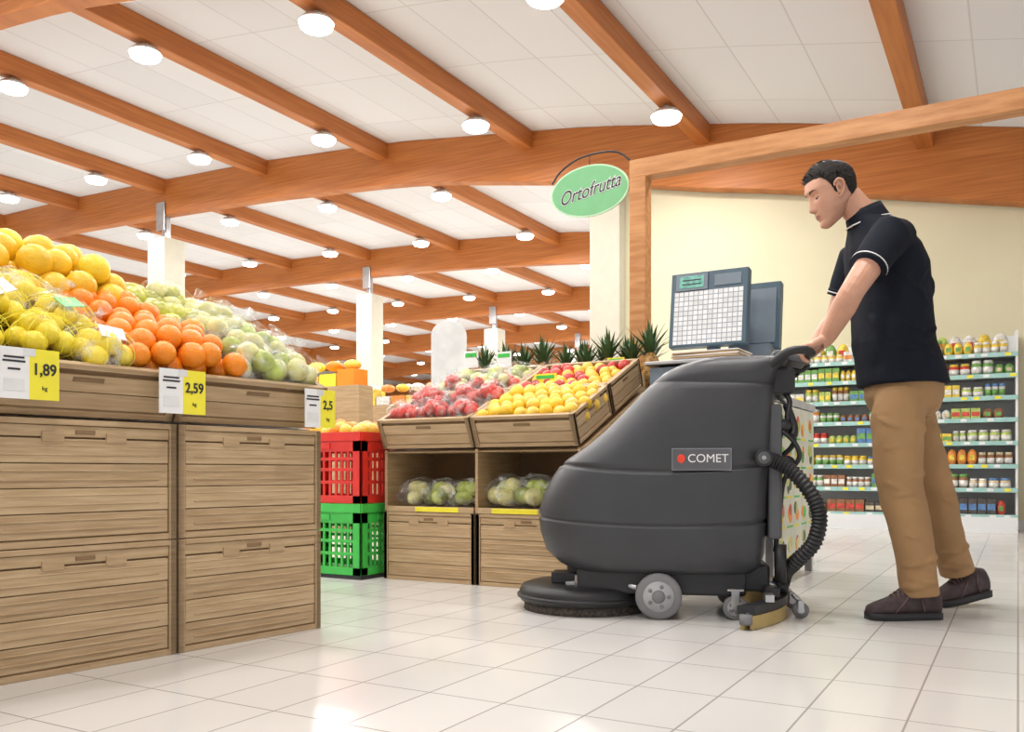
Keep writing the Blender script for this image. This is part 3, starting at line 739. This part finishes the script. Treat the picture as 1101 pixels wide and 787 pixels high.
def onL(P,R,t,ang,off=-.002):
    i=min(len(P)-1,max(0,int(t*(len(P)-1)))); r=lerp_tab(R,t)+off
    j=min(len(P)-1,i+1); f=t*(len(P)-1)-i; p=P[i].lerp(P[j],f)
    return p+Vector((math.cos(ang)*r,math.sin(ang)*r,0))
F=[]
for PP,RR in ((PN,RN),(PF,RF)):
    for (t0,a0,t1,a1,r) in [(.48,-2.9,.54,-1.0,.010),(.55,-2.6,.52,-.9,.009),(.60,-.4,.56,-1.9,.010),(.44,-.3,.48,-1.6,.009),(.86,-2.9,.83,-1.2,.011),(.91,-2.7,.93,-.6,.012),(.96,-3.1,.94,-1.3,.011),(.80,-.3,.84,-1.6,.010),(.20,-2.9,.27,-1.6,.009),(.28,-.3,.22,-1.5,.009),(.70,-2.6,.74,-1.4,.007),(.36,-2.8,.33,-1.5,.007)]:
        F.append(([onL(PP,RR,t0+(t1-t0)*t,a0+(a1-a0)*t) for t in (0,.25,.5,.75,1)],r))
folds(mb,F,PANT)
o=mb.build('trousers',HM); remesh(o,.006,5,[(.010,.10)])
def arm(s_,wr,bar):
    mb=MB(); S1=SHD[s_]; Ee=ELB[s_]; W=Vector(wr); B=Vector(bar)
    pts=catmull([S1,S1.lerp(Ee,.5),Ee,Ee.lerp(W,.35),Ee.lerp(W,.7),W,W.lerp(B+Vector((.03,0,.04)),.5)],5)
    rk=[.052,.050,.043,.045,.037,.028,.029]
    rr=[]
    for i in range(len(pts)):
        t=i/5; a=min(int(t),5); rr.append(rk[a]+(rk[a+1]-rk[a])*(t-a))
    mb.tube(pts,rr,SKIN,18)
    K=B+Vector((.004,0,.033)); 
    for k in range(4):
        y=(k-1.5)*.0205
        mb.tube([W+Vector((0,y*.5,0)),W.lerp(K,.5)+Vector((0,y*.9,.006)),K+Vector((0,y,0))],[.016,.0155,.0125],SKIN,12)
    lens=[.9,1.0,.97,.82] if s_<0 else [.82,.97,1.0,.9]
    for k in range(4):
        y=(k-1.5)*.0225; l=lens[k]
        ch=[K+Vector((0,y,0)),B+Vector((-.022*l,y*1.02,.030)),B+Vector((-.036*l,y*1.03,.006)),B+Vector((-.030*l,y*1.02,-.018*l)),B+Vector((-.010,y,-.029*l))]
        mb.tube(catmull(ch,3),[.0108,.0104,.0100,.0100,.0100,.0096,.0094,.0092,.0092,.0088,.0086,.0083,.0075],SKIN,12)
        mb.ell(ch[-1],.0078,SKIN,10,7)
    ys=-s_
    th=[W.lerp(K,.25)+Vector((0,ys*.022,-.002)),W.lerp(K,.6)+Vector((-.0,ys*.040,-.012)),B+Vector((.018,ys*.052,.004)),B+Vector((.004,ys*.05,-.022)),B+Vector((-.008,ys*.045,-.027))]
    mb.tube(catmull(th,3),[.017,.016,.015,.014,.0135,.013,.0125,.012,.0115,.011,.0105,.0095,.008],SKIN,12)
    o=mb.build('arm_near' if s_<0 else 'arm_far',HM); remesh(o,.0025,2)
arm(-1,(-.312,-.145,1.045),(-.378,-.135,.985)); arm(1,(-.262,.15,1.045),(-.331,.135,.985))
# head
HR=Matrix.Translation((-.238,0,1.632))@Matrix.Rotation(math.pi,4,'Z')@Matrix.Rotation(math.radians(20),4,'Y')
def g(x,s_): return math.exp(-(x/s_)**2)
TF=[(-.122,.048),(-.118,.066),(-.108,.079),(-.095,.081),(-.085,.078),(-.066,.082),(-.045,.085),(-.02,.085),(0,.085),(.02,.086),(.035,.090),(.055,.088),(.075,.080),(.09,.069),(.10,.058),(.11,.043),(.117,.027),(.122,0)]
TBk=[(-.122,.0),(-.11,.015),(-.09,.035),(-.06,.058),(-.03,.080),(0,.094),(.03,.100),(.06,.095),(.08,.083),(.095,.067),(.105,.052),(.113,.036),(.118,.022),(.122,0)]
TS=[(-.122,.018),(-.115,.030),(-.10,.042),(-.085,.052),(-.06,.0625),(-.03,.070),(0,.075),(.03,.077),(.06,.073),(.08,.063),(.095,.051),(.105,.040),(.113,.028),(.118,.018),(.122,0)]
def headpt(d,off=0):
    z=.122*d.z; rxy=math.hypot(d.x,d.y) or 1e-9; ca,sa=d.x/rxy,d.y/rxy
    A=lerp_tab(TF,z) if ca>0 else lerp_tab(TBk,z); Bs=lerp_tab(TS,z)
    n=2.25 if ca>0 else 2.1
    x=A*math.copysign(abs(ca)**(2/n),ca); y=Bs*math.copysign(abs(sa)**(2/n),sa)
    fr=max(0,min(1,ca/.35))
    b=0
    if .028>z>-.055:
        tz=(.028-z)/.062
        amp=.023*tz**1.1 if tz<=1 else .023*max(0,1-((tz-1)/.24)**1.5)
        b+=amp*g(y,.0090+.0045*min(1,tz))
        b+=.006*g(abs(y)-.012,.006)*g(z+.037,.009)
    b+=.005*g(z-.036,.011)*g(abs(y)-.025,.028)
    for s_ in (-1,1):
        b-=.010*g(y-s_*.031,.015)*g(z-.007,.012)
        b+=.003*g(y-s_*.045,.018)*g(z+.022,.018)
    b+=.005*g(z+.059,.006)*g(y,.020)+.005*g(z+.073,.006)*g(y,.018)
    b-=.003*g(z+.0665,.0025)*g(y,.022)
    b-=.002*g(z+.086,.006)*g(y,.018)
    b+=.004*g(z+.107,.012)*g(y,.018)
    x+=b*fr
    if z<-.035 and x<.055: z+=(.055-x)*.42*min(1,(-.035-z)/.07)
    p=Vector((x,y,z)); 
    if off: p+=Vector((d.x,d.y,d.z)).normalized()*off
    return p
NS,NR=168,110
def hdir(i,j):
    t=math.pi*(i+.5)/NR; a=2*math.pi*j/NS
    return Vector((math.sin(t)*math.cos(a),math.sin(t)*math.sin(a),math.cos(t)))
mb=MB(); mb.M=HR
mb.loft([[headpt(hdir(i,j)) for j in range(NS)] for i in range(NR)],SKIN)
o=mb.build('head',HM); sm_=o.modifiers.new('s','SMOOTH'); sm_.factor=.5; sm_.iterations=3
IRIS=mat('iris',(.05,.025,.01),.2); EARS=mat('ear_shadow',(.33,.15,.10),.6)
mb=MB(); mb.M=HR
for s_ in (-1,1):
    mb.ell((.0635,s_*.031,.005),.0125,TAGW,16,12); mb.ell((.0728,s_*.0315,.0005),(.0045,.0056,.0056),IRIS,12,8)
    mb.ell((.0642,s_*.031,.0085),(.0130,.0145,.0110),SKIN,16,10)
    mb.tube([(.0725,s_*.018,.001),(.0765,s_*.026,-.001),(.0755,s_*.036,-.001),(.0690,s_*.044,.002)],[.0008,.0013,.0013,.0008],HAIR,6)
    mb.tube([(.0865,s_*.013,.026),(.0880,s_*.024,.031),(.0815,s_*.038,.033),(.0700,s_*.050,.027)],[.0025,.0038,.0034,.0015],HAIR,8)
    ear=catmull([(.012,s_*.072,.012),(.010,s_*.080,.026),(-.004,s_*.086,.034),(-.018,s_*.087,.024),(-.020,s_*.085,.006),(-.010,s_*.080,-.014),(.004,s_*.073,-.028),(.010,s_*.070,-.018)],5)
    mb.tube(ear,.0046,SKIN,10); mb.ell((-.003,s_*.0755,.003),(.014,.006,.027),SKIN,14,10,rot=Matrix.Rotation(s_*.25,3,'Z'))
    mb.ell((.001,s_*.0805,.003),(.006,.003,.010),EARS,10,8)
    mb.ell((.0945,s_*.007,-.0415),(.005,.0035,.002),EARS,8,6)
LIP=mat('lips',(.44,.19,.15),.5)
mb.tube([(.0775,-.021,-.0660),(.0845,-.011,-.0620),(.0865,0,-.0628),(.0845,.011,-.0620),(.0775,.021,-.0660)],[.0008,.0028,.0032,.0028,.0008],LIP,8)
mb.tube([(.0775,-.020,-.0668),(.0840,-.010,-.0710),(.0858,0,-.0718),(.0840,.010,-.0710),(.0775,.020,-.0668)],[.0008,.0028,.0036,.0028,.0008],LIP,8)
mb.build('face_features',HM,recalc=False)
HL=[(-.12,-.070),(-.06,-.062),(-.045,-.045),(-.032,-.01),(-.024,.028),(.004,.034),(.008,-.01),(.018,-.01),(.026,.025),(.038,.050),(.052,.066),(.10,.072)]
mb=MB(); mb.M=HR; rings=[];keep=[]
for i in range(NR):
    rr=[]
    for j in range(NS):
        d=hdir(i,j); p=headpt(d); m_=p.z-lerp_tab(HL,p.x)
        off=.0008+.012*min(1,max(0,m_/.05))*(.30+.70*max(0,min(1,(p.z-.02)/.06)))+.004*max(0,min(1,(p.x-.02)/.04))*max(0,min(1,m_/.02))+.002*noise.noise(p*90)
        rr.append(headpt(d,off)); keep.append(m_>0 and d.z>-.75)
    rings.append(rr)
vs=[p for r in rings for p in r]; fs=[]
for i in range(NR-1):
    for j in range(NS):
        k=(j+1)%NS; q=(i*NS+j,i*NS+k,(i+1)*NS+k,(i+1)*NS+j)
        if all(keep[t] for t in q): fs.append(q)
fs.append(tuple(range(NS)))
mb.add(vs,fs,HAIR,True)
def tuft(d,L,lean):
    p=headpt(d,.008); n=Vector((d.x,d.y,d.z)).normalized(); q=p+(n+lean)*L
    mb.tube([p-n*.004,p.lerp(q,.5),q],[.0024,.0018,.0004],HAIR,5)
for k in range(520):
    i=random.randint(2,int(NR*.36)); j=random.randint(0,NS-1); d=hdir(i,j); p=headpt(d)
    if p.z-lerp_tab(HL,p.x)>.008 and p.z>.05: tuft(d,random.uniform(.004,.009),Vector((.6,random.uniform(-.3,.3),.1)))
mb.build('hair',HM,recalc=False)
mb=MB(); mb.tube(catmull([(-.075,0,1.48),(-.118,0,1.545),(-.160,0,1.595),(-.195,0,1.63)],5),[.066]*4+[.062,.060,.058,.057,.056,.056,.056,.056,.056,.055,.054,.05],SKIN,28); mb.build('neck',HM)
def shoe(name,toe,heel,y,yaw=0,pitch=0,zoff=0):
    L=heel-toe; cx=(toe+heel)/2
    secs=[(0,.018,.035),(.04,.036,.052),(.14,.047,.064),(.28,.051,.078),(.42,.049,.098),(.55,.044,.116),(.68,.040,.122),(.82,.039,.125),(.93,.036,.118),(.985,.026,.095)]
    mb=MB(); rings=[];sol=[]
    for t,w,h in secs:
        x=-L/2+t*L; r=[];n=20
        for k in range(n):
            a=2*math.pi*k/n; c,s_=math.cos(a),math.sin(a)
            yy=w*math.copysign(abs(c)**.75,c)*(1 if s_<0.2 else 1-.25*s_*(1 if t>.3 else .4)); zz=.018+(h-.018)*(.5+.5*math.copysign(abs(s_)**.7,s_))
            r.append((x,yy,zz))
        rings.append(r)
        sol.append([(x,-w-.004,.0),(x,w+.004,0),(x,w+.006,.026),(x,-w-.006,.026)])
    mb.loft(rings,SHOE); mb.loft(sol,SOLE,True)
    for k in range(5):
        t=.33+k*.055; x=-L/2+t*L; h=.086+.010*k
        mb.tube([(x,-.030,h-.014),(x+.004,-.014,h+.003),(x+.004,0,h+.007),(x+.004,.014,h+.003),(x,.030,h-.014)],.0032,LACE,6)
    mb.tube([(-L/2+.55*L,-.02,.118),(-L/2+.5*L,0,.123),(-L/2+.55*L,.02,.118)],.009,SHOE,8)
    for s_ in(-1,1):
        mb.tube([(-L/2+.30*L,s_*.052,.030),(-L/2+.42*L,s_*.050,.065),(-L/2+.50*L,s_*.042,.09)],.0025,LACE,6)
        mb.tube([(-L/2+.72*L,s_*.041,.03),(-L/2+.68*L,s_*.041,.07),(-L/2+.72*L,s_*.036,.105)],.0025,LACE,6)
    o=mb.build(name,HM); o.location=(cx,y,zoff); o.rotation_euler=(0,pitch,yaw); return o
shoe('shoe_near',-.165,.115,-.15,yaw=.05)
shoe('shoe_far',.225,.49,.17,yaw=.30,pitch=-.14,zoff=.02)
# ------------------------------------------------------------ camera, world
cam=bpy.data.cameras.new('camera'); co=bpy.data.objects.new('camera',cam); link(co)
co.location=(0,0,.55); co.rotation_euler=(H90,0,TH)
cam.sensor_width=36; cam.lens=950/1101*36; cam.shift_y=(507-393.5)/1101; cam.clip_end=200
sc.camera=co
w=bpy.data.worlds.new('world'); sc.world=w; w.use_nodes=True
bg=w.node_tree.nodes['Background']; bg.inputs[0].default_value=(.96,.98,1,1); bg.inputs[1].default_value=1.0
